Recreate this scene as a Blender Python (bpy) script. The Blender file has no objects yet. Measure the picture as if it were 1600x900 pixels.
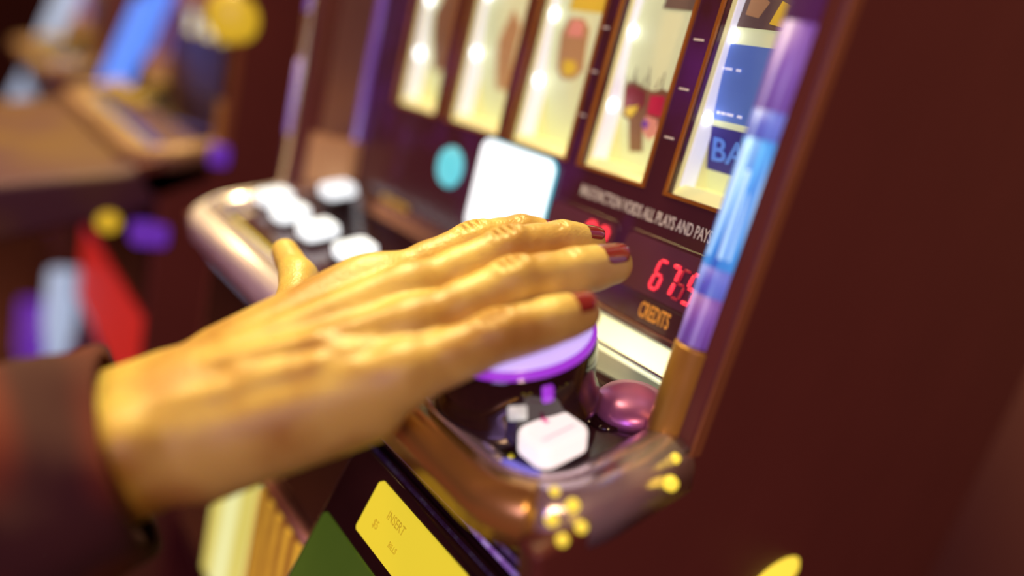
import bpy, bmesh, math, random
import numpy as np
from mathutils import Vector, Matrix, noise as mnoise
random.seed(7)
PI = math.pi
SC = bpy.context.scene
COL = SC.collection

# ------------------------------------------------------------------ camera
R_ = np.array([[.6127, .3547, -.7062], [.7522, .0124, .6589], [.2424, -.9350, -.2592]])
R_[0] /= np.linalg.norm(R_[0]); R_[1] -= R_[0] * (R_[0] @ R_[1]); R_[1] /= np.linalg.norm(R_[1]); R_[2] = np.cross(R_[0], R_[1])
CAM = Vector((.33, -.276, 1.0))
cd = bpy.data.cameras.new('camera'); cam = bpy.data.objects.new('camera', cd); COL.objects.link(cam)
cm = Matrix.Identity(4)
for i in range(3):
    cm[i][0] = R_[i][0]; cm[i][1] = -R_[i][1]; cm[i][2] = -R_[i][2]
cm.translation = CAM
cam.matrix_world = cm
cd.sensor_width = 36; cd.lens = 1095 / 1600 * 36
cd.clip_start = .01; cd.clip_end = 60
cd.dof.use_dof = True; cd.dof.focus_distance = .306; cd.dof.aperture_fstop = 1.4
SC.camera = cam

# ------------------------------------------------------------------ world, lamps, exposure
w = bpy.data.worlds.new('casino_gloom'); SC.world = w; w.use_nodes = True
w.node_tree.nodes['Background'].inputs[0].default_value = (1, .20, .16, 1)
w.node_tree.nodes['Background'].inputs[1].default_value = .085
SC.view_settings.view_transform = 'Standard'; SC.view_settings.look = 'None'
SC.view_settings.exposure = 0; SC.view_settings.gamma = 1
SC.view_settings.use_curve_mapping = False

def area(name, loc, target, size, power, color, shape='DISK', sy=None):
    l = bpy.data.lights.new(name, 'AREA'); l.shape = shape; l.size = size
    if sy: l.size_y = sy
    l.energy = power; l.color = color
    o = bpy.data.objects.new(name, l); COL.objects.link(o); o.location = loc
    o.rotation_euler = (Vector(target) - Vector(loc)).to_track_quat('-Z', 'Y').to_euler()
    return o
area('overhead_light', (-.75, -.10, 2.35), (.13, -.15, .9), .30, 52, (1, .85, .38))
area('overhead_light', (1.8, -1.5, 2.4), (.2, 0, .9), .35, 26, (1, .66, .34))  # unseen lamp, added to light the side panel
area('overhead_light', (-1.3, -1.1, 2.4), (-.8, 0, .8), .35, 20, (1, .6, .25))
area('violet_fill_light', (1.0, -1.5, 1.25), (.2, -.05, .95), .5, 7.5, (.60, .42, 1), 'RECTANGLE', .7)  # unseen violet light, added so the chrome has something to reflect

# ------------------------------------------------------------------ materials
_m = {}
def mat(name, col, rough=.5, metal=0, emi=None, es=0, var=.12, nscale=60, spec=.5, coat=0, bump=0, sss=0):
    if name in _m: return _m[name]
    m = bpy.data.materials.new(name); m.use_nodes = True; nt = m.node_tree; b = nt.nodes['Principled BSDF']
    tc = nt.nodes.new('ShaderNodeTexCoord'); n = nt.nodes.new('ShaderNodeTexNoise')
    n.inputs['Scale'].default_value = nscale; n.inputs['Detail'].default_value = 4
    nt.links.new(tc.outputs['Object'], n.inputs['Vector'])
    mx = nt.nodes.new('ShaderNodeMix'); mx.data_type = 'RGBA'
    mx.inputs['A'].default_value = (*[c * (1 - var) for c in col], 1)
    mx.inputs['B'].default_value = (*[min(1, c * (1 + var)) for c in col], 1)
    nt.links.new(n.outputs['Fac'], mx.inputs['Factor']); nt.links.new(mx.outputs['Result'], b.inputs['Base Color'])
    b.inputs['Roughness'].default_value = rough; b.inputs['Metallic'].default_value = metal
    b.inputs['Specular IOR Level'].default_value = spec; b.inputs['Coat Weight'].default_value = coat
    b.inputs['Coat Roughness'].default_value = .06
    if emi: b.inputs['Emission Color'].default_value = (*emi, 1); b.inputs['Emission Strength'].default_value = es
    if sss:
        b.inputs['Subsurface Weight'].default_value = sss; b.inputs['Subsurface Radius'].default_value = (1, .35, .12); b.inputs['Subsurface Scale'].default_value = .004
    if bump:
        bp = nt.nodes.new('ShaderNodeBump'); bp.inputs['Strength'].default_value = bump; bp.inputs['Distance'].default_value = .001
        nt.links.new(n.outputs['Fac'], bp.inputs['Height']); nt.links.new(bp.outputs['Normal'], b.inputs['Normal'])
    _m[name] = m
    return m
def glow(name, col, s, var=.04, nscale=20):
    return mat(name, [c * .3 for c in col], .4, 0, col, s, var, nscale)

M_panel = mat('dark_maroon_laminate', (.145, .036, .029), .42, 0, var=.10, nscale=14, spec=.35)
M_body = mat('black_plum_plastic', (.055, .018, .022), .35, 0, var=.1, spec=.4)
M_gloss = mat('glossy_black_plastic', (.020, .006, .009), .09, 0, var=.1, coat=.6)
M_deck = mat('smoked_deck_plastic', (.045, .015, .028), .16, 0, var=.15, nscale=25, coat=.3)
M_chrome = mat('tinted_chrome', (.72, .58, .60), .16, 1, var=.05)
M_brass = mat('brushed_brass', (.66, .38, .08), .33, 1, var=.12, nscale=90)
M_brassp = mat('brass_paint', (.50, .27, .045), .4, .35, var=.15, nscale=60)
M_tanb = mat('tan_reflection_paint', (.62, .36, .15), .45, .2, var=.12)
M_cheek = mat('smoked_mirror', (.42, .25, .20), .28, .9, var=.15, nscale=12)
M_brown = mat('brown_edge_strip', (.34, .13, .05), .4, .2, var=.15)
M_gold = mat('copper_gold_frame', (.42, .155, .022), .38, .25, var=.1)
M_ivory = mat('cream_reel_strip', (.62, .62, .40), .55, 0, (.66, .70, .36), .62, .05, 30)
M_wall = mat('cream_box_wall', (.72, .68, .40), .45, 0, (.75, .70, .30), .42, .06, 30)  # emission stands for lamp light falling on the box walls
M_white = mat('pale_lamp_strip', (.80, .80, .86), .4, 0, (.74, .76, .95), .62, .05, 30)
M_sill = mat('bright_window_sill', (.85, .80, .35), .35, 0, (1, .93, .36), .62, .04)  # emission stands for light reflecting off the sill
M_led = glow('white_lamp', (.93, .96, 1), 3.2)
M_whitebtn = glow('lit_white_plastic', (.93, .97, 1), 1.35)
M_screen = glow('white_screen', (.95, .98, 1), 1.45)
M_cyanedge = glow('cyan_rim_light', (.10, .62, .75), .9)
M_cyan = glow('cyan_lamp', (.13, .62, .70), 1.0)
M_amber = glow('amber_glow', (.95, .68, .06), 1.15)
M_yel = glow('yellow_backlit_plastic', (.78, .60, .035), .92, .1, 40)
M_dim = mat('dim_yellow_print', (.35, .22, .02), .5, 0, (.5, .3, .02), .35)
M_green = mat('green_lit_plastic', (.05, .07, .02), .2, 0, (.08, .20, .012), .25, .2, 30)
M_green2 = glow('bright_green_lens', (.12, .45, .03), .6)
M_red = glow('red_segment', (1, .035, .06), 1.5)
M_redghost = glow('dim_red_segment', (.55, .02, .04), .6)
M_disp = mat('plum_display_window', (.15, .045, .085), .35, 0, var=.1, spec=.5)
M_text = mat('silver_print', (.62, .58, .50), .5, 0, (.7, .62, .5), .22)
M_otext = mat('orange_print', (.75, .32, .05), .5, 0, (.9, .38, .05), .42)
M_lav = mat('lavender_lens', (.45, .38, .85), .25, 0, (.56, .44, .92), .85, .03)
M_vio = mat('violet_lens_rim_and_reflection', (.25, .03, .5), .25, 0, (.29, .035, .58), .9, .05)
M_lblue = glow('blue_light_tube', (.06, .32, .78), .95, .25, 90)
M_smoke = mat('smoked_violet_tube', (.10, .03, .10), .5, 0, (.10, .02, .10), .5, .2)
M_lstreak = glow('pale_blue_filament', (.45, .68, .95), 1.1, .1, 60)
M_lviolet = glow('violet_tube_and_reflection', (.27, .14, .52), .75, .2, 60)
def streaky(name, c0, c1, c2, es):
    m = bpy.data.materials.new(name); m.use_nodes = True; nt = m.node_tree; b = nt.nodes['Principled BSDF']
    tc = nt.nodes.new('ShaderNodeTexCoord'); mp = nt.nodes.new('ShaderNodeMapping'); mp.inputs['Scale'].default_value = (300, 300, 14)
    n = nt.nodes.new('ShaderNodeTexNoise'); n.inputs['Scale'].default_value = 1; n.inputs['Detail'].default_value = 2
    nt.links.new(tc.outputs['Object'], mp.inputs[0]); nt.links.new(mp.outputs[0], n.inputs['Vector'])
    r = nt.nodes.new('ShaderNodeValToRGB'); r.color_ramp.elements[0].position = .32; r.color_ramp.elements[0].color = (*c0, 1); r.color_ramp.elements[1].position = .72; r.color_ramp.elements[1].color = (*c2, 1)
    e = r.color_ramp.elements.new(.52); e.color = (*c1, 1)
    nt.links.new(n.outputs['Fac'], r.inputs['Fac']); nt.links.new(r.outputs['Color'], b.inputs['Base Color']); nt.links.new(r.outputs['Color'], b.inputs['Emission Color'])
    b.inputs['Emission Strength'].default_value = es; b.inputs['Roughness'].default_value = .6
    return m
M_lblue = streaky('blue_light_tube_streaked', (.04, .10, .45), (.06, .32, .75), (.50, .72, .95), .9)
M_lmid = streaky('indigo_light_tube_streaked', (.08, .06, .40), (.13, .20, .62), (.46, .55, .88), .75)
M_lviolet = streaky('violet_light_tube_streaked', (.13, .04, .26), (.22, .12, .46), (.50, .42, .74), .62)
M_nblue = glow('blue_neon_tube', (.09, .22, .78), 1.3, .1, 20)
M_npurple = glow('purple_neon', (.14, .03, .42), .8, .1, 20)
M_nyel = glow('golden_sign_lamp', (.62, .38, .02), .95, .1, 20)
M_nlav = glow('mauve_screen', (.20, .07, .26), .7, .3, 9)
M_norange = glow('brown_orange_screen', (.32, .11, .02), .6, .3, 9)
M_nred = glow('red_belly_glass', (.60, .02, .015), .75, .35, 12)
M_npale = glow('pale_blue_tube', (.42, .50, .68), .9, .1, 20)
M_skin = None

def mullion_mat():
    # printed purple artwork on the face glass: broad plum / violet / blue cloud print
    m = bpy.data.materials.new('violet_printed_glass'); m.use_nodes = True; nt = m.node_tree; b = nt.nodes['Principled BSDF']
    tc = nt.nodes.new('ShaderNodeTexCoord'); n = nt.nodes.new('ShaderNodeTexNoise'); n.inputs['Scale'].default_value = 18; n.inputs['Detail'].default_value = 3
    nt.links.new(tc.outputs['Object'], n.inputs['Vector'])
    r = nt.nodes.new('ShaderNodeValToRGB'); r.color_ramp.elements[0].position = .48; r.color_ramp.elements[0].color = (.050, .011, .016, 1)
    r.color_ramp.elements[1].position = .72; r.color_ramp.elements[1].color = (.075, .014, .10, 1)
    nt.links.new(n.outputs['Fac'], r.inputs['Fac']); nt.links.new(r.outputs['Color'], b.inputs['Base Color'])
    nt.links.new(r.outputs['Color'], b.inputs['Emission Color']); b.inputs['Emission Strength'].default_value = .45
    b.inputs['Roughness'].default_value = .22; b.inputs['Coat Weight'].default_value = .2
    return m
M_face = mullion_mat()
def striped(name, c1, c2, scale, es):
    m = bpy.data.materials.new(name); m.use_nodes = True; nt = m.node_tree; b = nt.nodes['Principled BSDF']
    tc = nt.nodes.new('ShaderNodeTexCoord'); wv = nt.nodes.new('ShaderNodeTexWave'); wv.inputs['Scale'].default_value = scale; wv.inputs['Distortion'].default_value = 1.5
    nt.links.new(tc.outputs['Object'], wv.inputs['Vector'])
    r = nt.nodes.new('ShaderNodeValToRGB'); r.color_ramp.elements[0].color = (*c1, 1); r.color_ramp.elements[1].color = (*c2, 1)
    nt.links.new(wv.outputs['Fac'], r.inputs['Fac']); nt.links.new(r.outputs['Color'], b.inputs['Base Color'])
    nt.links.new(r.outputs['Color'], b.inputs['Emission Color']); b.inputs['Emission Strength'].default_value = es
    return m
M_belly = striped('amber_striped_belly_glass', (.16, .04, .012), (.62, .36, .035), 22, .8)
M_pale = striped('pale_green_lit_glass', (.55, .50, .10), (.72, .78, .38), 6, 1.0)
def glassmat():
    m = bpy.data.materials.new('clear_glass'); m.use_nodes = True; nt = m.node_tree
    for n in list(nt.nodes): nt.nodes.remove(n)
    o = nt.nodes.new('ShaderNodeOutputMaterial'); mx = nt.nodes.new('ShaderNodeMixShader'); t = nt.nodes.new('ShaderNodeBsdfTransparent'); g = nt.nodes.new('ShaderNodeBsdfGlossy')
    g.inputs['Roughness'].default_value = .03; mx.inputs[0].default_value = .05
    nt.links.new(t.outputs[0], mx.inputs[1]); nt.links.new(g.outputs[0], mx.inputs[2]); nt.links.new(mx.outputs[0], o.inputs[0])
    return m
M_glass = glassmat()

# ------------------------------------------------------------------ mesh helpers
def obj(name, bm, m, parent=None, smooth=True, loc=None, rot=None, bevel=0, bseg=2, label=None):
    me = bpy.data.meshes.new(name)
    bmesh.ops.recalc_face_normals(bm, faces=bm.faces[:])
    bm.to_mesh(me); bm.free()
    if m is not None: me.materials.append(m)
    if smooth: me.shade_smooth() if hasattr(me, 'shade_smooth') else [setattr(p, 'use_smooth', True) for p in me.polygons]
    o = bpy.data.objects.new(name, me); COL.objects.link(o)
    if parent: o.parent = parent
    if loc: o.location = loc
    if rot: o.rotation_euler = rot
    if bevel:
        b = o.modifiers.new('bevel', 'BEVEL'); b.width = bevel; b.segments = bseg; b.limit_method = 'ANGLE'; b.angle_limit = .6; b.harden_normals = True
    if label: o['label'] = label
    return o
def thing(name, label, cat, loc=(0, 0, 0), rot=(0, 0, 0), group=None):
    o = bpy.data.objects.new(name, None); COL.objects.link(o); o.location = loc; o.rotation_euler = rot; o.empty_display_size = .05
    o['label'] = label; o['category'] = cat
    if group: o['group'] = group
    return o
def struct(o): o['kind'] = 'structure'; return o
def box(bm, x0, x1, y0, y1, z0, z1):
    v = [bm.verts.new((x, y, z)) for x in (x0, x1) for y in (y0, y1) for z in (z0, z1)]
    for f in ((0, 1, 3, 2), (4, 6, 7, 5), (0, 4, 5, 1), (2, 3, 7, 6), (0, 2, 6, 4), (1, 5, 7, 3)): bm.faces.new([v[i] for i in f])
def BX(*a):
    bm = bmesh.new(); box(bm, *a); return bm
def prism(pts, a0, a1, axis='x'):
    """polygon extruded between a0 and a1: axis x: pts are (y,z); axis y: (x,z); axis z: (x,y)"""
    bm = bmesh.new()
    def P(p, a): return {'x': (a, p[0], p[1]), 'y': (p[0], a, p[1]), 'z': (p[0], p[1], a)}[axis]
    A = [bm.verts.new(P(p, a0)) for p in pts]; B = [bm.verts.new(P(p, a1)) for p in pts]
    n = len(pts); bm.faces.new(A); bm.faces.new(B[::-1])
    for i in range(n): bm.faces.new((A[i], A[(i + 1) % n], B[(i + 1) % n], B[i]))
    return bm
def rrect(x0, x1, y0, y1, r, n=6):
    out = []
    for cx, cy, a in ((x1 - r, y1 - r, 0), (x0 + r, y1 - r, PI / 2), (x0 + r, y0 + r, PI), (x1 - r, y0 + r, 1.5 * PI)):
        for k in range(n + 1):
            t = a + PI / 2 * k / n; out.append((cx + r * math.cos(t), cy + r * math.sin(t)))
    return out
def lathe(prof, n=64, axis='z'):
    bm = bmesh.new(); rings = []
    for r, h in prof:
        if r < 1e-6: rings.append([bm.verts.new((0, 0, h))]); continue
        rings.append([bm.verts.new((r * math.cos(2 * PI * k / n), r * math.sin(2 * PI * k / n), h)) for k in range(n)])
    for a, b in zip(rings, rings[1:]):
        for k in range(n):
            k2 = (k + 1) % n
            if len(a) == 1 and len(b) == 1: continue
            if len(a) == 1: bm.faces.new((a[0], b[k], b[k2]))
            elif len(b) == 1: bm.faces.new((a[k], a[k2], b[0]))
            else: bm.faces.new((a[k], a[k2], b[k2], b[k]))
    return bm
def tube(pts, r, n=20, caps=True):
    """round tube along a list of points"""
    bm = bmesh.new(); pts = [Vector(p) for p in pts]; rings = []
    rr = r if isinstance(r, (list, tuple)) else [r] * len(pts)
    for i, p in enumerate(pts):
        d = (pts[min(i + 1, len(pts) - 1)] - pts[max(i - 1, 0)]).normalized()
        up = Vector((0, 0, 1)) if abs((pts[-1] - pts[0]).normalized().z) < .7 else Vector((1, 0, 0))
        s = d.cross(up).normalized(); u = s.cross(d)
        rings.append([bm.verts.new(p + (s * math.cos(2 * PI * k / n) + u * math.sin(2 * PI * k / n)) * rr[i]) for k in range(n)])
    for a, b in zip(rings, rings[1:]):
        for k in range(n): bm.faces.new((a[k], a[(k + 1) % n], b[(k + 1) % n], b[k]))
    if caps: bm.faces.new(rings[0][::-1]); bm.faces.new(rings[-1])
    return bm
def sweep(path, prof):
    """path: list of (point, outward unit vector) in deck frame; prof: list of (offset outward, height)"""
    bm = bmesh.new(); rings = []
    for p, o in path:
        rings.append([bm.verts.new((p[0] + o[0] * a, p[1] + o[1] * a, b)) for a, b in prof])
    n = len(prof)
    for a, b in zip(rings, rings[1:]):
        for k in range(n): bm.faces.new((a[k], a[(k + 1) % n], b[(k + 1) % n], b[k]))
    bm.faces.new(rings[0][::-1]); bm.faces.new(rings[-1])
    return bm
def text_bm(s, size, sx=1., extrude=.0002, align='CENTER', bold=0):
    cu = bpy.data.curves.new('t', 'FONT'); cu.body = s; cu.size = size; cu.extrude = extrude; cu.align_x = align; cu.align_y = 'CENTER'; cu.offset = bold
    cu.resolution_u = 3
    o = bpy.data.objects.new('t', cu); COL.objects.link(o)
    dg = bpy.context.evaluated_depsgraph_get(); me = bpy.data.meshes.new_from_object(o.evaluated_get(dg))
    bpy.data.objects.remove(o); bpy.data.curves.remove(cu)
    bm = bmesh.new(); bm.from_mesh(me); bpy.data.meshes.remove(me)
    for v in bm.verts: v.co.x *= sx
    return bm
def upright(bm, x, y, z, shear=0):
    """lay a text mesh made in XY onto a plane facing -Y"""
    for v in bm.verts:
        a, b, c = v.co
        v.co = (x + a + shear * b, y - c, z + b)
    return bm

# ------------------------------------------------------------------ the room
struct(obj('floor', BX(-6, 4, -4, 1.2, -.05, 0), mat('dark_red_carpet', (.10, .022, .018), .95, 0, var=.5, nscale=9), smooth=False))
struct(obj('wall_back', BX(-6, 4, 1.1, 1.2, 0, 2.8), mat('maroon_wall', (.16, .045, .035), .8, 0, var=.2, nscale=4), smooth=False))
struct(obj('wall_left', BX(-6.1, -6, -4, 1.2, 0, 2.8), mat('maroon_wall', (0, 0, 0)), smooth=False))

# ------------------------------------------------------------------ slot machines
TILT = math.radians(16)
WIN = [(-.139, -.084), (-.070, -.012), (-.002, .050), (.062, .107), (.123, .170)]
ZB = .974   # window bottom
RR, RCY, RCZ = .15, .162, 1.05   # reel radius and axle

def on_reel(x, arc, lift=.0006):
    a = arc / RR
    return (x, RCY - (RR + lift) * math.cos(a), RCZ + (RR + lift) * math.sin(a))
def reel_patch(pts, m, parent, name='reel_symbol', lift=.0006, sub=5):
    """flat polygon given as (x, arc) bent round the reel, with a little thickness"""
    bm = bmesh.new()
    vs = [bm.verts.new((p[0], p[1], 0)) for p in pts]; bm.faces.new(vs)
    lo, hi = min(p[1] for p in pts), max(p[1] for p in pts)
    for k in range(1, sub):
        bmesh.ops.bisect_plane(bm, geom=bm.verts[:] + bm.edges[:] + bm.faces[:], plane_co=(0, lo + (hi - lo) * k / sub, 0), plane_no=(0, 1, 0))
    r = bmesh.ops.extrude_face_region(bm, geom=bm.faces[:])
    for v in [g for g in r['geom'] if isinstance(g, bmesh.types.BMVert)]: v.co.z = .0004
    for v in bm.verts: v.co = Vector(on_reel(v.co.x, v.co.y, lift + v.co.z))
    return obj(name, bm, m, parent, smooth=False)

def deck_pt(v): return (-.088 + v * math.cos(TILT), .871 + v * math.sin(TILT))

def deck_button(parent, x, v, tint=None):
    if tint == 'tall':
        b = obj('play_button', prism(rrect(-.0098, .0098, -.0128, .0128, .004), 0, .008, 'z'), M_gloss, parent, bevel=.001, label='black square socket of a lit button')
        obj('button_cap', prism(rrect(-.0092, .0092, -.0122, .0122, .0055, 12), .006, .0172, 'z'), mat('white_button_pink_print', (.8, .75, .70), .3, 0, (.98, .88, .84), .85, .03), b, bevel=.0028, bseg=5, label='glowing white square cap with pink marks')
        return b
    b = obj('play_button', prism(rrect(x - .0135, x + .0135, v - .0135, v + .0135, .005), 0, .004, 'z'), M_gloss, parent, bevel=.001, label='black square socket of a lit button')
    cap = prism(rrect(x - .0108, x + .0108, v - .0118, v + .0118, .0045), .003, .0115, 'z')
    obj('button_cap', cap, M_whitebtn if tint is None else tint, b, bevel=.0022, bseg=3, label='glowing white square cap')
    return b

def slot_machine(x0, label, main=True, cols=None):
    root = thing('slot_machine', label, 'slot machine', (x0, 0, 0), group=None)
    # cabinet carcass
    prof = [(.004, .60), (.004, .90), (.075, .90), (.075, 1.62), (.44, 1.62), (.44, 0), (-.02, 0), (-.02, .60)]
    obj('cabinet_body', prism(prof, -.19, .19), M_body, root, smooth=False)
    side = [(-.047, 1.62), (-.047, .884), (-.118, .860), (-.112, .84), (-.096, .825), (-.096, .60), (-.05, .48), (-.05, .02), (-.04, 0), (.44, 0), (.44, 1.62)]
    for s in (-1, 1):
        a, b = (.193, .205) if s > 0 else (-.205, -.193)
        obj('side_panel', prism(side, a, b), M_panel, root, smooth=False, bevel=.003, label='dark maroon laminate side panel')
    obj('front_edge_trim', BX(.2045, .2058, -.0475, -.0405, .886, 1.62), M_brown, root, smooth=False, bevel=.0005, label='brown edge strip of the side panel')
    obj('cabinet_top', BX(-.205, .205, -.047, .44, 1.62, 1.66), M_body, root, bevel=.006)
    obj('cabinet_plinth', BX(-.19, .19, -.03, .0, 0, .10), M_gloss, root, smooth=False)
    # inner cheeks beside the face glass (polished)
    for s in (-1, 1):
        xa, xb = s * .1925, s * .181
        if s < 0: xa, xb = -.1985, -.1805
        ck = [(xa, -.044), (xa - s * -.001, .0), (xa, .004), (xb, .004), (xb, .001)]
        ck = [(xa, -.044), (xa, .004), (xb, .004)]
        if s < 0:
            obj('reflection_block', prism([(-.198, -.046), (-.198, .004), (-.178, .004), (-.178, -.006)], .885, .935, 'z'), M_tanb, root, smooth=False, bevel=.002, label='tan block painted as the warm reflection at the foot of the cheek')  # warm reflection in the cheek, painted as a tan block
            obj('reflection_tube', tube([(-.1805, -.004, .935), (-.1805, -.004, 1.16)], .0028, 12), M_lviolet, root, label='thin violet glow standing for a reflection beside the glass')  # purple reflection in the cheek, painted as a glowing tube
        obj('mirror_cheek', prism(ck, .905, 1.6, 'z'), M_cheek, root, smooth=False, label='polished cheek strip beside the glass')
    # face glass with five openings
    xs = [-.181]
    fb = bmesh.new()
    edges = [-.181] + [e for wdw in WIN for e in wdw] + [.181]
    for i in range(0, len(edges), 2): box(fb, edges[i], edges[i + 1], 0, .004, ZB, 1.16)
    box(fb, -.181, .181, 0, .004, .905, ZB); box(fb, -.181, .181, 0, .004, 1.16, 1.60)
    obj('face_glass', fb, M_face if main else M_body, root, smooth=False, label='purple printed glass front around the reels')
    for i, (a, b) in enumerate(WIN):
        fr = bmesh.new(); t = .0017
        for q in ((a - t, a, ZB - t, 1.161), (b, b + t, ZB - t, 1.161), (a, b, ZB - t, ZB), (a, b, 1.16, 1.161)): box(fr, q[0], q[1], -.0016, .001, q[2], q[3])
        f = obj('window_frame', fr, M_gold, root, smooth=False, label='thin copper coloured frame round a reel window')
        obj('glass_pane', BX(a, b, -.0008, -.0002, ZB, 1.16), M_glass, f, smooth=False)
        # lit box behind the opening
        lw = obj('lamp_wall', BX(a - .002, a, .004, .052, ZB - .004, 1.16), M_wall, root, smooth=False, label='pale inner wall of a reel window with lamps')
        obj('lamp_strip', BX(a, a + .0006, .0075, .0185, ZB + .004, 1.16), M_white, lw, smooth=False, label='pale lavender strip behind the lamps')
        if main:
            for k in range(3):
                z = 1.0115 + .038 * k + (.008 if i == 1 else 0) - .004 * (i == 3)
                y = .007
                lb = lathe([(0, .0022), (.0016, .0020), (.0030, .0010), (.0034, 0), (.0034, -.001), (0, -.001)], 24)
                o = obj('window_lamp', lb, M_led, lw, loc=(a + .001, y + .004, z), rot=(0, PI / 2, 0), label='small round white lamp')
        sill = prism([(.004, ZB - .006), (.004, ZB), (.010, ZB + .005), (.06, ZB + .004), (.06, ZB - .006)], a - .002, b + .002)
        obj('window_sill', sill, M_sill, root, smooth=False, label='bright cream sill inside a reel window')
        obj('inner_wall', BX(b, b + .002, .004, .052, ZB - .004, 1.16), M_wall, root, smooth=False)
        rb = bmesh.new(); n = 96; w0, w1 = a - .001, b + .001
        ra = [[rb.verts.new((x, RCY - r * math.cos(2 * PI * k / n), RCZ + r * math.sin(2 * PI * k / n))) for k in range(n)] for x, r in ((w0, RR - .01), (w0, RR), (w1, RR), (w1, RR - .01))]
        for p, q in zip(ra, ra[1:]):
            for k in range(n): rb.faces.new((p[k], p[(k + 1) % n], q[(k + 1) % n], q[k]))
        reel = obj('reel', rb, M_ivory, root, label='cream drum reel with printed symbols')
        if main: reel_art(i, a, b, reel)
        else:
            reel_patch([(a + .01, -.02), (b - .004, -.02), (b - .004, .02), (a + .01, .02)], M_npurple, reel)
    # light columns
    for s in (-1, 1):
        xc = s * .1900
        if s < 0 and main:
            col = obj('light_column', tube([(-.2005, -.0485, .880), (-.2005, -.0485, 1.6)], .0042, 20), mat('pale_champagne_metal', (.80, .68, .58), .22, .9), root, label='slender champagne metal corner column')
            for z0, z1, mm in ((.93, .985, M_lviolet), (1.02, 1.08, M_lviolet)): obj('tube_segment', tube([(-.1985, -.0520, z0), (-.1985, -.0520, z1)], .0022, 12), mm, col)
            continue
        if s < 0 and cols:
            col = obj('light_column', tube([(xc, -.0365, .884), (xc, -.0365, 1.6)], .0062, 20), M_body, root)
            obj('tube_segment', tube([(-.2, -.13, .70), (-.2, -.085, .80), (-.2, -.015, 1.03), (-.2, .02, 1.18)], [.010, .018, .022, .022], 20), cols['tube'], col, label='leaning neon light tube'); continue
        col = obj('light_column', tube([(xc, -.0365, .884), (xc, -.0365, 1.6)], .0062, 20), M_brassp, root, label='corner column with a coloured light tube')
        segs = [(.927, .947, M_lviolet), (.947, .958, M_lmid), (.958, 1.006, M_lblue), (1.006, 1.016, M_lmid), (1.016, 1.046, M_lviolet), (1.046, 1.30, M_smoke)]
        if s < 0: segs = [(.93, .985, M_brassp), (.985, 1.06, M_chrome), (1.06, 1.16, M_lviolet)]
        if not main and cols: segs = [(.93, 1.16, M_body)]
        for z0, z1, mm in segs:
            sg = obj('tube_segment', tube([(xc, -.0425, z0), (xc, -.0425, z1)], .0082, 24), mm, col, label='section of the column light tube')
            if mm is M_lblue and s > 0:
                for q, (dx, r) in enumerate(((-.0035, .0008), (.002, .0010), (.0048, .0006))):
                    yy = -.0425 - math.sqrt(.0082 ** 2 - dx ** 2)
                    obj('filament', tube([(xc + dx, yy, z0 + .004), (xc + dx * .8, yy, z1 - .003 - .008 * q)], r, 8), M_lstreak, sg)
        if s > 0 or not main:
            obj('column_foot', tube([(xc, -.0425, .876), (xc, -.0425, .9262)], .0088, 24), M_brassp, col, bevel=.001, label='brass coloured foot of the column')
    # ---- deck
    deck = obj('button_deck', prism(rrect(-.190, .190, -.032, .093, .02), -.012, 0, 'z'), M_deck, root, loc=(0, -.088, .871), rot=(TILT, 0, 0), label='dark sloping button deck', bevel=.001)
    r = .030; hx, vf = .1955, -.0255; path = [((-hx, .07), (-1, 0))]
    for k in range(13):
        a = PI + PI / 2 * k / 12; path.append(((-hx + r + r * math.cos(a), vf + r + r * math.sin(a)), (math.cos(a), math.sin(a))))
    path.append(((.015, vf), (0, -1)))
    for k in range(13):
        a = 1.5 * PI + PI / 2 * k / 12; path.append(((hx - r + r * math.cos(a), vf + r + r * math.sin(a)), (math.cos(a), math.sin(a))))
    path.append(((hx, .045), (1, 0)))
    inner = [(-.0135, -.002), (-.0135, .001), (-.0125, .0035), (-.010, .0058), (-.006, .0078), (-.001, .0086), (-.001, -.004)]
    outer = [(-.001, .0086), (.004, .0080), (.008, .0060), (.0105, .0030), (.0118, -.001), (.0118, -.012), (-.006, -.012), (-.006, -.004), (-.001, -.004)]
    M_bez = mat('lavender_chrome', (.80, .68, .74), .26, .75, var=.10, nscale=30)
    M_bzg = mat('gold_chrome', (.74, .43, .12), .30, .75, var=.12, nscale=30)
    dl = dict(loc=(0, -.088, .871), rot=(TILT, 0, 0))
    obj('deck_moulding', sweep(path, inner), M_bez if main else mat('dull_bronze', (.30, .17, .10), .55, .3), root, label='rounded pale chrome moulding around the deck', **dl)
    if not main: M_bez = M_bzg = mat('dull_bronze', (.30, .17, .10), .55, .3)
    obj('moulding_skirt', sweep(path[:15], outer), mat('lit_lavender_trim', (.80, .70, .76), .38, .35) if main else M_bzg, root, label='outer edge at the left of the moulding, paled for button light', **dl)  # left stretch painted paler for the button light falling on it
    obj('moulding_skirt', sweep(path[14:22], outer), M_bzg, root, label='gold coloured outer edge of the moulding', **dl)
    if main: obj('deck_reflection', sweep(path[16:22], [(-.0132, .0035), (-.0100, .0066), (-.0055, .0088), (-.0055, .0060), (-.0120, .0020)]), glow('blue_violet_reflection', (.22, .18, .75), .75), root, label='short blue violet strip glowing as a reflection in the moulding corner', **dl)  # blue reflection in the moulding, painted as a glowing strip
    obj('moulding_skirt', sweep(path[21:], outer), M_bez, root, label='pale chrome outer edge at the right end of the deck', **dl)
    pin = [((x, -.0095), (0, -1)) for x in (-.165, .1625)]
    obj('gold_pinstripe', sweep(pin, [(-.0008, .0002), (.0008, .0002), (.0008, .0012), (-.0008, .0012)]), M_yel, root, smooth=False, loc=(0, -.088, .871), rot=(TILT, 0, 0), label='thin yellow line along the deck edge')
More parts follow.
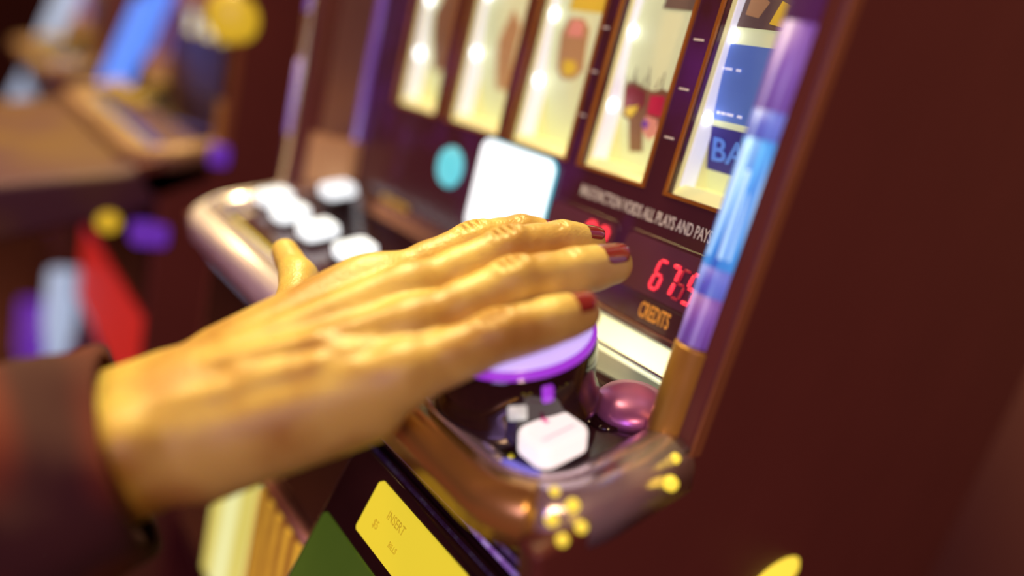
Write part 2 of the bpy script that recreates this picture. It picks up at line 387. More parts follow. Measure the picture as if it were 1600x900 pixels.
    # frame all deck fittings in the deck's own tilt
    e = obj('deck_inlay', prism(rrect(-.17, .174, .030, .080, .008), .0001, .0012, 'z'), M_gloss, root, loc=(0, -.088, .871), rot=(TILT, 0, 0))
    spots = [(-.163, .024), (-.155 + .004, .024)] if False else [(-.205 + .032, .026), (-.133, .022), (-.163, .072), (-.091, .024), (-.045, .028), (.174, .0005)]
    for i, (x, v) in enumerate(spots):
        y, z = deck_pt(v)
        if main or i < 5:
            b = deck_button(root, 0, 0, None if (main and i != 5) else ('tall' if main else M_dim))
            b.location = (x, y, z); b.rotation_euler = (TILT, 0, 0)
            if main and i == 5:
                pass
                Mp = glow('pink_print', (.85, .10, .32), .9)
                pm = bmesh.new(); box(pm, -.0068, -.0036, -.0005, .0012, .0171, .0174)
                obj('button_print', pm, Mp, b, smooth=False, label='pink mark on the button cap')
                pm = bmesh.new(); box(pm, .0030, .0038, -.008, .0075, .0170, .01735)
                obj('button_print', pm, mat('pale_pink_print', (.8, .4, .5), .4, 0, (.9, .5, .6), .6), b, smooth=False, label='pale pink line on the button cap')
    # spin button
    y, z = deck_pt(-.004)
    if main: sp = obj('spin_button', lathe([(0, -.004), (.0355, -.004), (.0362, .000), (.0362, .004), (.0348, .006), (.0345, .014), (.0352, .024), (.0348, .029), (.0342, .0315), (0, .0315)], 96), M_gloss, root, loc=(.1345, -.0769, .8799), rot=(math.radians(20), 0, 0), label='big round black spin button housing')
    if main: obj('spin_rim', lathe([(.0344, .0310), (.0347, .0320), (.0346, .0334), (.0339, .0341), (.0329, .0343), (.0328, .030)], 96), M_vio if main else M_gloss, sp, label='glowing violet rim of the spin button')
    if main: obj('spin_lens', lathe([(.0328, .031), (.0328, .0342), (.028, .0350), (.018, .0357), (0, .0360)], 96), M_lav if main else M_dim, sp, label='glowing lavender lens of the spin button')
    obj('spin_reflection', prism(rrect(-.0036, .0036, .0140, .0205, .001), -.0356, -.0330, 'y'), mat('grey_white_reflection', (.5, .5, .48), .3, 0, (.55, .56, .52), .7), sp, label='small pale patch painted as a reflection on the housing', rot=(0, 0, math.radians(55))) if main else None  # reflection of the white button, painted as a glowing patch
    obj('spin_reflection', prism(rrect(-.0022, .0022, .0205, .0275, .001), -.0360, -.0330, 'y'), M_vio, sp, label='small violet patch painted as a reflection on the housing', rot=(0, 0, math.radians(74))) if main else None  # purple reflection painted onto the black housing
    # apron under the deck
    ap = [(-.1095, .852), (-.103, .838), (-.098, .826), (-.096, .600), (-.02, .600), (-.02, .80), (-.05, .86)]
    obj('front_apron', prism(ap, -.192, .192), M_gloss, root, smooth=False, bevel=.002, label='glossy dark apron below the deck')
    tl = tube([(-.19, -.1035, .8345), (.19, -.1035, .8345)], .0009, 8); obj('apron_trim_line', tl, M_lviolet if main else M_dim, root)
    lo = [(-.096, .60), (-.05, .48), (-.05, .05), (-.02, .05), (-.02, .60)]
    obj('lower_door', prism(lo, -.192, .192), M_body, root, smooth=False)
    if not main:
        if cols:
            obj('belly_glass', BX(-.10, .2, -.0995, -.0955, .615, .71), cols['belly'], root, smooth=False, label='lit belly glass')
            obj('upper_screen', BX(-.16, .16, -.006, 0, 1.0, 1.16), cols['screen'], root, smooth=False, label='lit picture screen')
    return root, deck

def reel_art(i, a, b, reel):
    blue = mat('blue_print', (.10, .20, .62), .5, 0, (.14, .28, .72), .32, .15, 40)
    dblue = mat('navy_print', (.03, .025, .22), .5, 0, (.04, .03, .26), .35, .1, 40)
    bblue = mat('bright_blue_print', (.10, .26, .85), .5, 0, (.11, .25, .66), .42, .05)
    maroon = mat('maroon_print', (.25, .02, .04), .5, 0, (.25, .015, .03), .25, .3, 120)
    crimson = mat('crimson_print', (.55, .01, .07), .5, 0, (.55, .01, .06), .35, .1)
    brown = mat('brown_print', (.26, .13, .07), .5, 0, (.25, .11, .05), .25, .3, 120)
    tan = mat('tan_print', (.55, .33, .16), .5, 0, (.55, .3, .12), .3, .2, 100)
    yellow = mat('yellow_print', (.75, .55, .05), .5, 0, (.8, .55, .04), .4, .1)
    pink = mat('pink_orange_print', (.85, .35, .25), .5, 0, (.8, .3, .25), .35, .2)
    grey = mat('grey_brown_print', (.20, .15, .12), .5, 0, (.15, .1, .08), .2, .3, 90)
    sq = lambda x0, x1, z0, z1, k=0: [(x0, z0), (x1, z0 + k), (x1, z1 + k), (x0, z1)]
    if i == 4:
        reel_patch(sq(.1222, .166, -.0628, -.0413), dblue, reel, lift=.0004)
        bm = text_bm('BAR', .0160, 1.0, .0003, 'LEFT', .0002)
        for v in bm.verts:
            v.co = Vector(on_reel(.1250 + v.co.x, -.0525 + v.co.y, .0012 + v.co.z))
        obj('reel_lettering', bm, bblue, reel, smooth=False, label='bright blue letters BAR')
        reel_patch(sq(.1235, .166, -.0382, -.0038), blue, reel, lift=.0004)
        for x in (.1255, .1280, .1310, .1335, .137):
            for zz, d in ((-.0352, 0), (-.0155, -.006)): reel_patch(sq(x + d, x + d + .0012 + .0006 * (int(x * 1e4) % 3), zz, zz + .0012), M_white, reel, 'reel_print_mark', lift=.0012, sub=2)
        reel_patch(sq(.1240, .166, .0036, .0180), grey, reel)
        reel_patch([(.127, .009), (.134, .008), (.137, .015), (.132, .018), (.127, .016)], tan, reel, lift=.0012, sub=3)
        reel_patch([(.1405, .006), (.1475, .005), (.149, .014), (.143, .016)], yellow, reel, lift=.0012, sub=3)
    if i == 3:
        body = [(.0645, -.047), (.070, -.049), (.075, -.044), (.080, -.046), (.0906, -.049), (.100, -.044), (.100, -.031), (.090, -.0295), (.084, -.0315), (.078, -.0305), (.070, -.0285), (.0645, -.0300)]
        reel_patch(body, brown, reel, lift=.0004)
        reel_patch([(.0660, -.042), (.075, -.043), (.080, -.039), (.079, -.0325), (.070, -.0305), (.0655, -.0325)], maroon, reel, lift=.0007)
        reel_patch([(.067, -.0450), (.071, -.0470), (.0745, -.0435), (.076, -.0395), (.0725, -.0410), (.069, -.0415)], yellow, reel, lift=.0011, sub=3)
        reel_patch([(.0825, -.0430), (.092, -.0430), (.093, -.0325), (.0835, -.0335)], crimson, reel, lift=.0011, sub=3)
        reel_patch([(.0805, -.052), (.085, -.056), (.091, -.052), (.090, -.0445), (.082, -.0440)], pink, reel, lift=.0014, sub=3)
        reel_patch([(.0800, -.049), (.083, -.051), (.085, -.0475), (.082, -.0455)], mat('violet_print', (.2, .06, .4), .5, 0, (.2, .05, .4), .4), reel, lift=.0018, sub=3)
        reel_patch([(.0705, -.0660), (.080, -.0640), (.0795, -.044), (.0695, -.044)], brown, reel, lift=.0003, sub=5)
        for x, dx, h in ((.0662, -.002, .004), (.069, .002, .009), (.0725, -.002, .005), (.076, .003, .006), (.0805, -.001, .010), (.085, .003, .006), (.089, .001, .009)):
            reel_patch([(x, -.0300), (x + .0008, -.0300), (x + dx + .0002, -.0300 + h), (x + dx, -.0300 + h)], grey, reel, lift=.0008, sub=3)
        reel_patch(sq(.078, .109, .0085, .0150), grey, reel)
    if i == 2:
        reel_patch([(.009, -.030), (.014, -.035), (.024, -.034), (.031, -.028), (.030, -.006), (.024, -.001), (.012, -.001), (.008, -.010)], tan, reel, lift=.0005)
        reel_patch([(.014, -.031), (.020, -.033), (.026, -.029), (.024, -.024), (.015, -.024)], yellow, reel, lift=.0011, sub=3)
        reel_patch([(.013, -.011), (.026, -.011), (.025, -.003), (.016, -.002)], pink, reel, lift=.0011, sub=3)
        reel_patch(sq(.010, .045, .003, .016), yellow, reel, lift=.0006)
    if i == 1: reel_patch([(-.050, -.05), (-.036, -.05), (-.030, -.01), (-.040, 0), (-.050, -.02)], tan, reel, lift=.0005)
    if i == 0: reel_patch([(-.128, -.05), (-.108, -.045), (-.100, .01), (-.114, .02), (-.130, -.01)], brown, reel, lift=.0005)

M, DECK = slot_machine(0, 'sharp foreground slot machine with five lit reels and a violet spin button', True)

# ---- details of the front of the near machine
def fpart(name, bm, m, label=None, parent=None, **k): return obj(name, bm, m, parent or M, label=label, **k)
# raised lower panel, displays
t = upright(text_bm('MALFUNCTION VOIDS ALL PLAYS AND PAYS', .0086, .50, .0001, 'LEFT', .00010), .0675, -.0003, .9607)
fpart('face_lettering', t, M_text, 'silver line of warning letters', smooth=False)
def display(x0, x1, z0, z1):
    bm = bmesh.new(); pr = rrect(x0, x1, z0, z1, .004)
    d = fpart('credit_display', prism(rrect(x0 - .002, x1 + .002, z0 - .002, z1 + .002, .005), -.0012, .0006, 'y'), M_face, 'raised dark surround of a red number display', bevel=.0005)
    obj('display_window', prism(pr, -.0016, -.0008, 'y'), M_disp, d, smooth=False, label='plum tinted display window')
    return d
d1 = display(.108, .1745, .924, .9505); d2 = display(.050, .100, .924, .9505)
SEG = {'a': ((.1, 1), (.9, 1)), 'b': ((1, .95), (1, .55)), 'c': ((1, .45), (1, .05)), 'd': ((.1, 0), (.9, 0)), 'e': ((0, .05), (0, .45)), 'f': ((0, .55), (0, .95)), 'g': ((.1, .5), (.9, .5))}
DIG = {'6': 'acdefg', '7': 'abc', '5': 'acdfg', '0': 'abcdef', '8': 'abcdefg'}
def digit(ch, x, z, w_, h, m, parent, r=.0009, name='digit_segments'):
    bm = bmesh.new()
    for s in DIG[ch]:
        (ax, az), (bx, bz) = SEG[s]
        A = Vector((x + ax * w_ + .18 * az * h, -.0019, z + az * h)); B = Vector((x + bx * w_ + .18 * bz * h, -.0019, z + bz * h))
        tb = tube([A, A.lerp(B, .5), B], [r * .8, r, r * .8], 8); me = bpy.data.meshes.new('x'); tb.to_mesh(me); tb.free(); bm.from_mesh(me); bpy.data.meshes.remove(me)
    return obj(name, bm, m, parent, label='red lit number')
digit('6', .1300, .9285, .0046, .0145, M_red, d1); digit('7', .1378, .9285, .0046, .0145, M_red, d1, .0012)
digit('5', .1440, .9285, .0042, .0145, M_redghost, d1, .0008); digit('5', .1500, .9285, .0048, .0145, M_red, d1, .0011)
digit('8', .0790, .9325, .0055, .0145, M_red, d2, .0013); digit('0', .0885, .9325, .0050, .0145, M_red, d2, .0011)
t = upright(text_bm('CREDITS', .0112, .44, .0001, 'CENTER', .00014), .1370, -.0003, .9160)
fpart('face_lettering', t, M_otext, 'orange letters CREDITS', smooth=False)
fpart('face_trim_line', tube([(.0, -.0008, .9085), (.178, -.0008, .9085)], .0005, 8), mat('dull_copper', (.35, .14, .06), .4, .5), 'thin copper line under the displays')
for x in (.1145, .0535):
    for z in (.9985, 1.0215, 1.044, 1.067): fpart('payline_mark', BX(x - .0028, x + .0028, -.0006, -.0001, z - .0005, z + .0005), M_text, 'short white dash beside a reel window', smooth=False)
# info screen, cyan lamp, yellow print
s_ = fpart('info_screen', prism(rrect(-.0225, .0475, .9125, .9715, .0075), -.0025, .0, 'y'), M_cyanedge, 'cyan lit rim of the white screen', bevel=.001)
obj('screen_glass', prism(rrect(-.0215, .0468, .9134, .9705, .0068), -.0030, -.0020, 'y'), M_screen, s_, smooth=False, label='blank glowing white screen')
obj('screen_mark', BX(.0145, .0155, -.0034, -.0028, .930, .948), mat('faint_pink_mark', (.9, .75, .9), .5, 0, (1, .84, 1), 1.0), s_, smooth=False)
cy = fpart('cyan_lamp', lathe([(0, .004), (.008, .0036), (.0125, .002), (.0135, 0), (.0135, -.002), (0, -.002)], 48), M_cyan, 'round cyan lamp', loc=(-.053, -.001, .9445), rot=(PI / 2, 0, 0))
fpart('yellow_plate', prism(rrect(-.128, -.090, .898, .906, .003), -.004, -.0005, 'y'), M_dim, 'dull yellow strip left of the screen', bevel=.001)
# ledge between face and deck, the light it reflects painted as glow
lg = [(.004, .9045), (-.001, .9045), (-.016, .8935), (-.017, .890), (.004, .890)]
fpart('lit_ledge', prism(lg, .070, .181), mat('pale_green_lit_ledge', (.6, .68, .55), .3, 0, (.66, .76, .52), .55, .06, 40), 'pale green ledge glowing with reflected light under the displays', smooth=False, bevel=.0008)
fpart('ledge_line', tube([(.07, -.0145, .8958), (.18, -.0145, .8958)], .0006, 8), M_disp, None)
lg2 = [(.004, .9045), (-.001, .9045), (-.016, .8935), (-.017, .890), (.004, .890)]
fpart('dark_ledge', prism(lg2, -.181, .0698), M_deck, None, smooth=False)
# dome standing for the moulding corner, plum for the purple it reflects
y, z = deck_pt(.052)
kc = fpart('corner_dome', lathe([(0, .0085), (.008, .0080), (.014, .0060), (.0165, .003), (.017, 0), (0, 0)], 48), mat('plum_reflection_chrome', (.50, .16, .40), .32, .6, var=.1), 'polished dome standing for the moulding corner, plum as the purple reflected there', loc=(.1665, y, z), rot=(TILT, 0, 0))
# glowing beads painted in for highlights on the chrome trim
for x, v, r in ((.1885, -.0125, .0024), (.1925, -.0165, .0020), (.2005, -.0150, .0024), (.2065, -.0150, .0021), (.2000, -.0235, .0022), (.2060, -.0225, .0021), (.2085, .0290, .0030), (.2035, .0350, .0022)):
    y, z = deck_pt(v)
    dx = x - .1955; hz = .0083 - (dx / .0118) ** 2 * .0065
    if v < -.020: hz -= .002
    bd = obj('glint_bead', lathe([(0, r), (r * .6, r * .8), (r * .95, r * .3), (r, 0), (r * .8, -r * .6), (0, -r * .8)], 16), M_amber, M, loc=(x, y, z + hz), rot=(TILT, 0, 0), label='tiny amber glow standing for a highlight on the moulding')
obj('side_lamp', lathe([(0, .004), (.008, .0036), (.013, .002), (.015, 0), (0, 0)], 40), M_amber, M, loc=(.205, .082, .7895), rot=(0, PI / 2, 0), label='oval amber lamp low on the side panel').scale = (.8, 1.8, 1)
# bill acceptor below the deck
ba = [(-.0985, .825), (-.1045, .822), (-.136, .730), (-.136, .690), (-.0965, .675)]
bill = fpart('bill_acceptor', prism(ba, .066, .186), M_gloss, 'sloping black bill slot housing', smooth=False, bevel=.002)
def slope_y(z): return -.1045 - (.822 - z) * .3424
def on_slope(bm, out):
    for v in bm.verts:
        x, d, z = v.co; v.co = (x, slope_y(z) - out - d, z)
    return bm
pl = prism(rrect(.0955, .166, .7945, .8185, .002), 0, .0016, 'y')
obj('sign_plate', on_slope(pl, .0001), M_yel, bill, smooth=False, label='glowing yellow plate with faint printing')
pr = mat('faint_olive_print', (.45, .32, .02), .5, 0, (.52, .38, .02), .62, .3, 200)
for s, x, z, sz in (('INSERT', .1180, .8110, .0056), ('$5', .1070, .8035, .0052), ('BILLS', .1230, .8025, .0036)):
    tb = text_bm(s, sz, .8, .0001, 'CENTER')
    for v in tb.verts:
        a_, b_, c_ = v.co; v.co = (x + a_, 0 - 0, z + b_) if False else (x + a_, c_, z + b_)
    obj('plate_lettering', on_slope(tb, .0019), pr, bill, smooth=False)
gp = prism(rrect(.070, .182, .735, .787, .002), 0, .0012, 'y'); g_ = obj('bill_slot_window', on_slope(gp, .0001), M_green, bill, smooth=False, label='dark green lit window of the bill slot')
gp = prism([(.106, .735), (.128, .735), (.112, .772), (.109, .772)], 0, .0012, 'y'); obj('green_light', on_slope(gp, .0016), M_green2, g_, smooth=False)
obj('green_light', on_slope(BX(.072, .104, 0, .0012, .745, .747), .0016), M_green2, g_, smooth=False)
# belly of the near machine
fpart('belly_bar', tube([(-.19, -.0995, .735), (.064, -.0995, .735)], .0042, 16), mat('pinkish_metal_bar', (.50, .24, .22), .35, .6), 'pinkish metal bar across the belly')
fpart('belly_glass', BX(-.040, .064, -.101, -.0955, .56 + .05, .726), M_belly, 'amber striped lit belly glass', smooth=False)
fpart('belly_glass', BX(-.112, -.041, -.101, -.0955, .61, .726), M_pale, 'pale green lit belly glass', smooth=False)

def padding_mat():
    m = bpy.data.materials.new('tan_and_mauve_padding'); m.use_nodes = True; nt = m.node_tree; b = nt.nodes['Principled BSDF']
    tc = nt.nodes.new('ShaderNodeTexCoord'); n = nt.nodes.new('ShaderNodeTexNoise'); n.inputs['Scale'].default_value = 9; n.inputs['Detail'].default_value = 1
    nt.links.new(tc.outputs['Object'], n.inputs['Vector']); r = nt.nodes.new('ShaderNodeValToRGB')
    r.color_ramp.elements[0].position = .38; r.color_ramp.elements[0].color = (.075, .022, .045, 1); r.color_ramp.elements[1].position = .6; r.color_ramp.elements[1].color = (.12, .055, .022, 1)
    nt.links.new(n.outputs['Fac'], r.inputs['Fac']); nt.links.new(r.outputs['Color'], b.inputs['Base Color']); b.inputs['Roughness'].default_value = .6
    return m
# ---- neighbouring machines
NB, _ = slot_machine(-.56, 'blurred neighbouring slot machine with blue neon tube, golden lamp and red belly glass', False, dict(tube=M_nblue, belly=M_nred, screen=M_norange))
lampb = lathe([(0, .006), (.014, .005), (.022, .001), (.023, -.004), (0, -.004)], 32)
obj('sign_lamp', lampb, M_nyel, NB, loc=(.200, -.052, 1.003), rot=(PI / 2, 0, PI / 3), label='round golden lamp')
obj('arm_rest', prism([(-.260, .785), (-.268, .800), (-.262, .815), (-.240, .826), (-.13, .852), (-.075, .876), (-.050, .884), (-.046, .850), (-.12, .812), (-.235, .772)], -.200, .205), padding_mat(), NB, bevel=.008, bseg=4, label='tan padded rest in front of the buttons')
obj('glow_strip', BX(.19, .212, -.115, -.085, .785, .806), M_npurple, NB, bevel=.004, label='purple light under the rest')
obj('glow_strip', BX(.196, .212, -.058, -.040, .868, .888), M_npurple, NB, bevel=.004, label='purple light at the column foot')
obj('glow_tube', tube([(-.178, -.105, .465), (-.178, -.105, .55), (-.178, -.105, .62)], [.010, .020, .018], 16), M_npale, NB, label='pale blue glowing tube low on the corner')
obj('corner_lamp', lathe([(0, .004), (.007, .003), (.010, 0), (0, -.003)], 24), M_nyel, NB, loc=(.208, -.136, .806), rot=(0, PI / 2, 0), label='small golden lamp')
N3, _ = slot_machine(-1.16, 'blurred slot machine at the far left with mauve screen and pale blue tube', False, dict(tube=M_npale, belly=M_npurple, screen=M_nlav))

obj('glow_panel', BX(.06, .20, -.112, -.045, .34, .44), M_npurple, N3, bevel=.006, label='purple glowing panel low on the machine')

# ------------------------------------------------------------------ the hand and forearm
HO = np.array([.1062, -.2061, .8682]); HS = 1.049e-3
HM = np.array([[.1638, .8757, .4543], [-.9864, .1517, .0632], [-.0136, -.4585, .8886]])
# smooth-union distance field in hand millimetres: f forward, w towards the thumb, n out of the back of the hand
VX = 1.0
lo = np.array([-150., -52., -48.]); hi = np.array([192., 112., 44.])
dims = np.ceil((hi - lo) / VX).astype(int) + 1
def axes(a, b): return [lo[i] + VX * np.arange(a[i], b[i]) for i in range(3)]
def cone_d(P, a, b, ra, rb, sq=1.0):
    a = np.array(a, float); b = np.array(b, float); ab = b - a; L = ab @ ab
    ap = [P[i] - a[i] for i in range(3)]
    t = np.clip((ap[0] * ab[0] + ap[1] * ab[1] + ap[2] * ab[2]) / L, 0, 1)
    return np.sqrt(sum((ap[i] - t * ab[i]) ** 2 for i in range(3))) - (ra + (rb - ra) * t)
def smin(a, b, k):
    h = np.clip(.5 + .5 * (b - a) / k, 0, 1)
    return b + (a - b) * h - k * h * (1 - h)
def add(D, a, b, ra, rb, k, sub=False):
    m = max(ra, rb) + 12 + k
    i0 = np.clip(np.floor((np.minimum(a, b) - m - lo) / VX).astype(int), 0, dims); i1 = np.clip(np.ceil((np.maximum(a, b) + m - lo) / VX).astype(int), 0, dims)
    sl = tuple(slice(i0[i], i1[i]) for i in range(3)); ax = axes(i0, i1)
    P = np.meshgrid(*ax, indexing='ij', sparse=True)
    d = cone_d(P, a, b, ra, rb)
    if sub: D[sl] = -smin(-D[sl], d, k)
    else: D[sl] = smin(D[sl], d, k)
palm = np.full(dims, 40.0); fing = np.full(dims, 40.0)
Aa = np.array
# forearm, wrist
for w1, w0 in ((10, 13), (-10, -13)):
    add(palm, (0, w1, -1), (-150, w0 * 1.25, -4), 18, 25, 6)
add(palm, (-150, 0, -2), (10, 0, -1), 24, 18.5, 8)
# ulna head bump
add(palm, (-10, -17, 9), (-20, -17, 8), 8, 7, 8)
MCP = dict(i=(84, 25, 4), m=(88, 7, 6.5), r=(81, -12, 4), p=(71, -28, 0))
for key, a, ra, rb in (('i', (8, 11, 0), 15, 11.5), ('m', (8, 3, 1), 16, 11.5), ('r', (8, -6, 0), 16, 11), ('p', (8, -13, -2), 15.5, 10.3)):
    add(palm, a, MCP[key], ra, rb, 5)
add(palm, (14, 16, -8), (60, 24, -9), 14, 12, 8)       # thenar
add(palm, (8, -14, -9), (58, -25, -9), 14.5, 12, 8)      # hypothenar
add(palm, (20, 0, -9), (70, 0, -7), 13, 12, 8)
# tendons and knuckles on the back
for key in 'imrp':
    c = Aa(MCP[key], float); up = Aa((0, 0, 9.0 if key != 'p' else 8.0))
    add(palm, tuple(Aa((26, c[1] * .45, 13.5))), tuple(c + up + (-8, 0, -.6)), 1.6, 2.0, 6)
    add(palm, tuple(c + up * .42), tuple(c + up * .42 + (2, 0, 0)), 7.6, 7.4, 4)
for a, b in (((18, -16, 13), (48, -20, 12.5)), ((48, -20, 12.5), (66, -20, 11.0)), ((20, -4, 17), (50, -12, 15.5)), ((50, -12, 15.5), (58, -20, 12.5)), ((-40, -8, 18.5), (18, -16, 13.5))):
    add(palm, Aa(a, float) - (0, 0, 1.2), Aa(b, float) - (0, 0, 1.2), 1.5, 1.4, 5)
# fingers: joints from MCP to tip
FG = dict(
    i=[MCP['i'], (126, 27, 6), (147, 27, 2.5), (160, 26, -3.5)],
    m=[MCP['m'], (132, 9, 8), (156, 8.5, 3), (168.5, 8, -2.5)],
    r=[MCP['r'], (123, -12, 6.5), (148, -13.5, 2), (165.0, -14, -1.5)],
    p=[MCP['p'], (105.5, -30.5, 1.5), (125, -32, -.5), (138, -32.5, -2.5)])
FR = dict(i=(10.3, 9.4, 8.3, 7.0), m=(10.4, 9.7, 8.6, 7.3), r=(10.3, 9.9, 9.1, 7.9), p=(9.8, 9.0, 8.3, 7.1))
for key in 'imrp':
    J = FG[key]; r = FR[key]; one = np.full(dims, 40.0)
    for s in range(3):
        a = Aa(J[s], float); b = Aa(J[s + 1], float); mid = (a + b) / 2
        thin = .93 if s < 2 else 1.0
        rm = (r[s] + r[s + 1]) / 2 * thin
        add(one, a, mid, r[s], rm, 2.5); add(one, mid, b, rm, r[s + 1], 2.5)
        if s < 2:   # flesh pad under the bone
            add(one, a * .7 + b * .3 - (0, 0, 2.2), a * .25 + b * .75 - (0, 0, 2.2), r[s] * .82, r[s + 1] * .86, 3)
    # folded skin over the middle knuckle
    p = Aa(J[1], float); k = r[1]
    add(one, p + (-3, 0, k * .42), p + (3, 0, k * .42), k * .66, k * .64, 2)
    for q, dx in enumerate((-4.6, -1.6, 1.6, 4.8)):
        add(one, p + (dx, -k * .42, k * .98), p + (dx, k * .42, k * .98), .85, .85, 1.3, sub=True)
    p = Aa(J[2], float); k = r[2]
    for dx in (-1.6, 1.2): add(one, p + (dx, -k * .4, k * .97), p + (dx, k * .4, k * .97), .5, .5, 1.0, sub=True)
    fing = smin(fing, one, .8)
# thumb
T = [(14, 24, -8), (50, 50, -11), (60, 78, -7), (60, 100, -3)]
for s, (ra, rb) in enumerate(((13, 9.5), (9.5, 7.8), (7.8, 6.2))): add(fing, T[s], T[s + 1], ra, rb, 4)
add(palm, (20, 22, -8), (50, 40, -8), 12, 9, 9)
add(palm, (22, 20, 1), (76, 27, 6), 12, 11, 8)
D = smin(palm, fing, 5.5)

def surface_nets(D):
    s = D < 0; nx, ny, nz = D.shape
    c = np.zeros((nx - 1, ny - 1, nz - 1), int)
    acc = np.zeros((nx - 1, ny - 1, nz - 1, 3)); cnt = np.zeros((nx - 1, ny - 1, nz - 1))
    for dx in (0, 1):
        for dy in (0, 1):
            for dz in (0, 1): c += s[dx:nx - 1 + dx, dy:ny - 1 + dy, dz:nz - 1 + dz]
    act = (c > 0) & (c < 8); idx = np.argwhere(act)
    ids = -np.ones(act.shape, int); ids[act] = np.arange(len(idx))
    acc = np.zeros((len(idx), 3)); cnt = np.zeros(len(idx))
    for ax in range(3):
        o1, o2 = [k for k in range(3) if k != ax]
        for a in (0, 1):
            for b in (0, 1):
                p = idx.copy(); p[:, o1] += a; p[:, o2] += b; q = p.copy(); q[:, ax] += 1
                d0 = D[p[:, 0], p[:, 1], p[:, 2]]; d1 = D[q[:, 0], q[:, 1], q[:, 2]]
                m = (d0 < 0) != (d1 < 0); t = d0[m] / (d0[m] - d1[m]); pos = p[m].astype(float); pos[:, ax] += t
                acc[m] += pos; cnt[m] += 1
    V = acc / cnt[:, None]; Fs = []
    for ax in range(3):
        o1, o2 = [(1, 2), (2, 0), (0, 1)][ax]
        sa = np.take(s, range(0, s.shape[ax] - 1), ax); sb = np.take(s, range(1, s.shape[ax]), ax)
        e = np.argwhere(sa != sb); e = e[(e[:, o1] > 0) & (e[:, o2] > 0) & (e[:, o1] < s.shape[o1] - 1) & (e[:, o2] < s.shape[o2] - 1)]
        def g(d1, d2):
            p = e.copy(); p[:, o1] -= d1; p[:, o2] -= d2; return ids[p[:, 0], p[:, 1], p[:, 2]]
        q = np.stack([g(0, 0), g(1, 0), g(1, 1), g(0, 1)], 1)
        flip = ~s[e[:, 0], e[:, 1], e[:, 2]]
        q[flip] = q[flip][:, ::-1]; Fs.append(q)
    return V, np.concatenate(Fs)
V, Q = surface_nets(D)
P_ = lo + V * VX
W_ = HO + (P_ * HS) @ HM
me = bpy.data.meshes.new('person')
me.vertices.add(len(W_)); me.vertices.foreach_set('co', W_.ravel())
me.loops.add(Q.size); me.loops.foreach_set('vertex_index', Q.ravel()[::1])
me.polygons.add(len(Q)); me.polygons.foreach_set('loop_start', np.arange(0, Q.size, 4)); me.polygons.foreach_set('loop_total', np.full(len(Q), 4))
me.update(calc_edges=True); me.validate()
bmh = bmesh.new(); bm = bmh; bm.from_mesh(me); bmesh.ops.recalc_face_normals(bm, faces=bm.faces[:]); bm.to_mesh(me); bm.free()
me.shade_smooth()
person = bpy.data.objects.new('person', me); COL.objects.link(person)
person['label'] = 'person in dark red sleeve, bare hand with red nails over the violet spin button'
person['category'] = 'person'
sm = person.modifiers.new('smooth', 'SMOOTH'); sm.factor = .5; sm.iterations = 3

def skin_mat():
    m = bpy.data.materials.new('skin'); m.use_nodes = True; nt = m.node_tree; b = nt.nodes['Principled BSDF']
    tc = nt.nodes.new('ShaderNodeTexCoord')
    n1 = nt.nodes.new('ShaderNodeTexNoise'); n1.inputs['Scale'].default_value = 34; n1.inputs['Detail'].default_value = 3
    nt.links.new(tc.outputs['Object'], n1.inputs['Vector'])
    r = nt.nodes.new('ShaderNodeValToRGB'); r.color_ramp.elements[0].position = .36; r.color_ramp.elements[0].color = (.44, .235, .05, 1)
    r.color_ramp.elements[1].position = .60; r.color_ramp.elements[1].color = (.66, .475, .125, 1)
    nt.links.new(n1.outputs['Fac'], r.inputs['Fac']); nt.links.new(r.outputs['Color'], b.inputs['Base Color'])
    b.inputs['Roughness'].default_value = .42; b.inputs['Subsurface Weight'].default_value = .25
    b.inputs['Subsurface Radius'].default_value = (1, .5, .15); b.inputs['Subsurface Scale'].default_value = .0015
    v = nt.nodes.new('ShaderNodeTexVoronoi'); v.inputs['Scale'].default_value = 900; nt.links.new(tc.outputs['Object'], v.inputs['Vector'])
    n2 = nt.nodes.new('ShaderNodeTexNoise'); n2.inputs['Scale'].default_value = 380; n2.inputs['Detail'].default_value = 5; nt.links.new(tc.outputs['Object'], n2.inputs['Vector'])
    ad = nt.nodes.new('ShaderNodeMath'); ad.operation = 'ADD'; nt.links.new(v.outputs['Distance'], ad.inputs[0]); nt.links.new(n2.outputs['Fac'], ad.inputs[1])
    bp = nt.nodes.new('ShaderNodeBump'); bp.inputs['Strength'].default_value = .35; bp.inputs['Distance'].default_value = .0004
    nt.links.new(ad.outputs[0], bp.inputs['Height']); nt.links.new(bp.outputs['Normal'], b.inputs['Normal'])
    return m
me.materials.append(skin_mat())

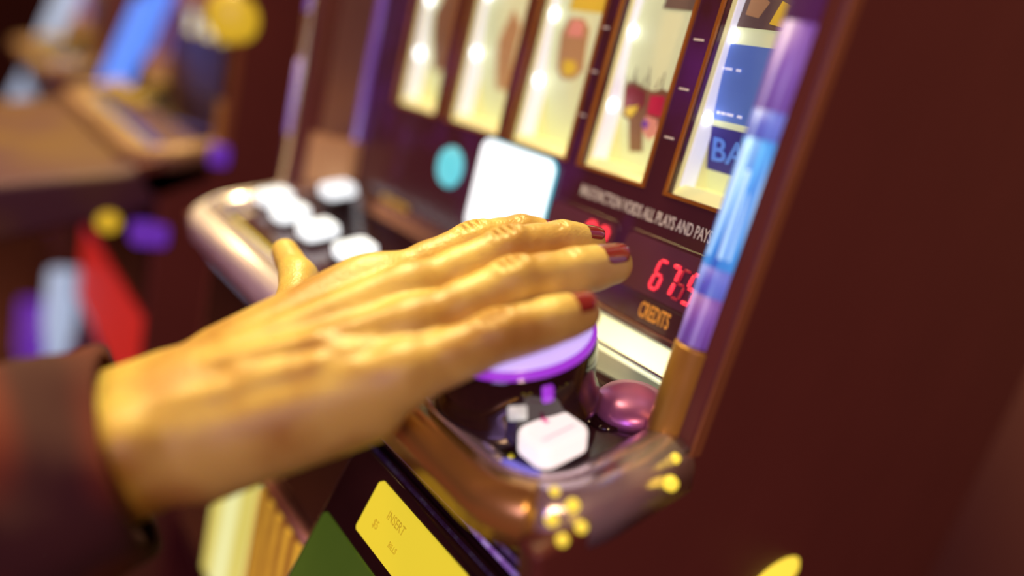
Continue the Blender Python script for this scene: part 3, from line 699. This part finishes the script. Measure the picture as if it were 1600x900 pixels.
# nails
M_nail = mat('dark_red_nail_polish', (.20, .018, .016), .12, 0, var=.1, coat=.8)
def nail(key, length, half):
    a = Aa(FG[key][2], float); b = Aa(FG[key][3], float); d = (b - a) / np.linalg.norm(b - a)
    up = Aa((0, 0, 1.)); up -= d * (up @ d); up /= np.linalg.norm(up); side = np.cross(d, up)
    bm = bmesh.new(); nu, nv = 14, 14; G = []
    r0 = FR[key][3] + .35
    for j in range(nv + 1):
        t = j / nv; row = []
        along = -length * .62 + length * t
        wd = half * (1 - .25 * (2 * t - 1) ** 4) * (math.sqrt(max(0, 1 - max(0, (t - .72) / .30) ** 2)) if t > .72 else 1) * (1 if t > .18 else .75 + .25 * math.sqrt(max(0, 1 - (1 - t / .18) ** 2)))
        for i in range(nu + 1):
            u = -1 + 2 * i / nu; ang = u * wd
            rad = r0 + (FR[key][2] - FR[key][3]) * max(0, -along) / 18 - (max(0, along) ** 2) * .028
            p = b + d * along + (side * math.sin(ang) + up * math.cos(ang) * .99) * rad
            w3 = HO + (p * HS) @ HM; row.append(bm.verts.new(w3))
        G.append(row)
    for j in range(nv):
        for i in range(nu): bm.faces.new((G[j][i], G[j][i + 1], G[j + 1][i + 1], G[j + 1][i]))
    o = obj('fingernail', bm, M_nail, person, label='dark red polished nail')
    s = o.modifiers.new('solid', 'SOLIDIFY'); s.thickness = .0006; s.offset = 0
nail('r', 13.5, 1.05); nail('p', 11.5, 1.0); nail('m', 12, .95); nail('i', 11, .9)

# sleeve
def sleeve():
    bm = bmesh.new(); n = 72; rings = []
    fs = [-16, -15, -17, -20, -24, -30, -38, -46, -56, -68, -82, -98, -116, -136, -150]
    rad = [0, 1.6, 2.6, 3.0, 3.2, 4, 5, 6.5, 8, 9, 11, 13, 15, 17, 18]
    for q, (f, e) in enumerate(zip(fs, rad)):
        row = []
        for k in range(n):
            a = 2 * PI * k / n; ca, sa = math.cos(a), math.sin(a)
            fold = 1.8 * math.sin(3 * a + f * .07) * min(1, e / 4) + 1.2 * math.sin(7 * a - f * .16) * min(1, e / 5)
            drop = (max(0, -sa) ** 2) * (9 + e * .9)
            rw = 34 + e + fold - f * .03; rn = 26.5 + e + fold + drop - f * .04
            sl = f + (4 * sa if q < 8 else 0) + 1.5 * math.sin(2 * a)
            p = Aa((sl, rw * ca, rn * sa - 2))
            row.append(bm.verts.new(HO + (p * HS) @ HM))
        rings.append(row)
    for a, b in zip(rings, rings[1:]):
        for k in range(n): bm.faces.new((a[k], a[(k + 1) % n], b[(k + 1) % n], b[k]))
    return bm
def sleeve_mat():
    m = bpy.data.materials.new('maroon_check_cloth'); m.use_nodes = True; nt = m.node_tree; b = nt.nodes['Principled BSDF']
    tc = nt.nodes.new('ShaderNodeTexCoord')
    wv = nt.nodes.new('ShaderNodeTexWave'); wv.inputs['Scale'].default_value = 9; wv.bands_direction = 'Y'; wv.inputs['Distortion'].default_value = 1; nt.links.new(tc.outputs['Object'], wv.inputs['Vector'])
    wx = nt.nodes.new('ShaderNodeTexWave'); wx.inputs['Scale'].default_value = 7; wx.bands_direction = 'Z'; nt.links.new(tc.outputs['Object'], wx.inputs['Vector'])
    mu = nt.nodes.new('ShaderNodeMath'); mu.operation = 'MULTIPLY'; nt.links.new(wv.outputs['Fac'], mu.inputs[0]); nt.links.new(wx.outputs['Fac'], mu.inputs[1])
    r = nt.nodes.new('ShaderNodeValToRGB'); r.color_ramp.elements[0].position = .12; r.color_ramp.elements[0].color = (.040, .0035, .006, 1)
    r.color_ramp.elements[1].position = .8; r.color_ramp.elements[1].color = (.13, .014, .006, 1)
    nt.links.new(mu.outputs[0], r.inputs['Fac']); nt.links.new(r.outputs['Color'], b.inputs['Base Color']); b.inputs['Roughness'].default_value = .9
    return m
obj('shirt_sleeve', sleeve(), sleeve_mat(), person, label='dark red checked sleeve cuffed at the wrist')
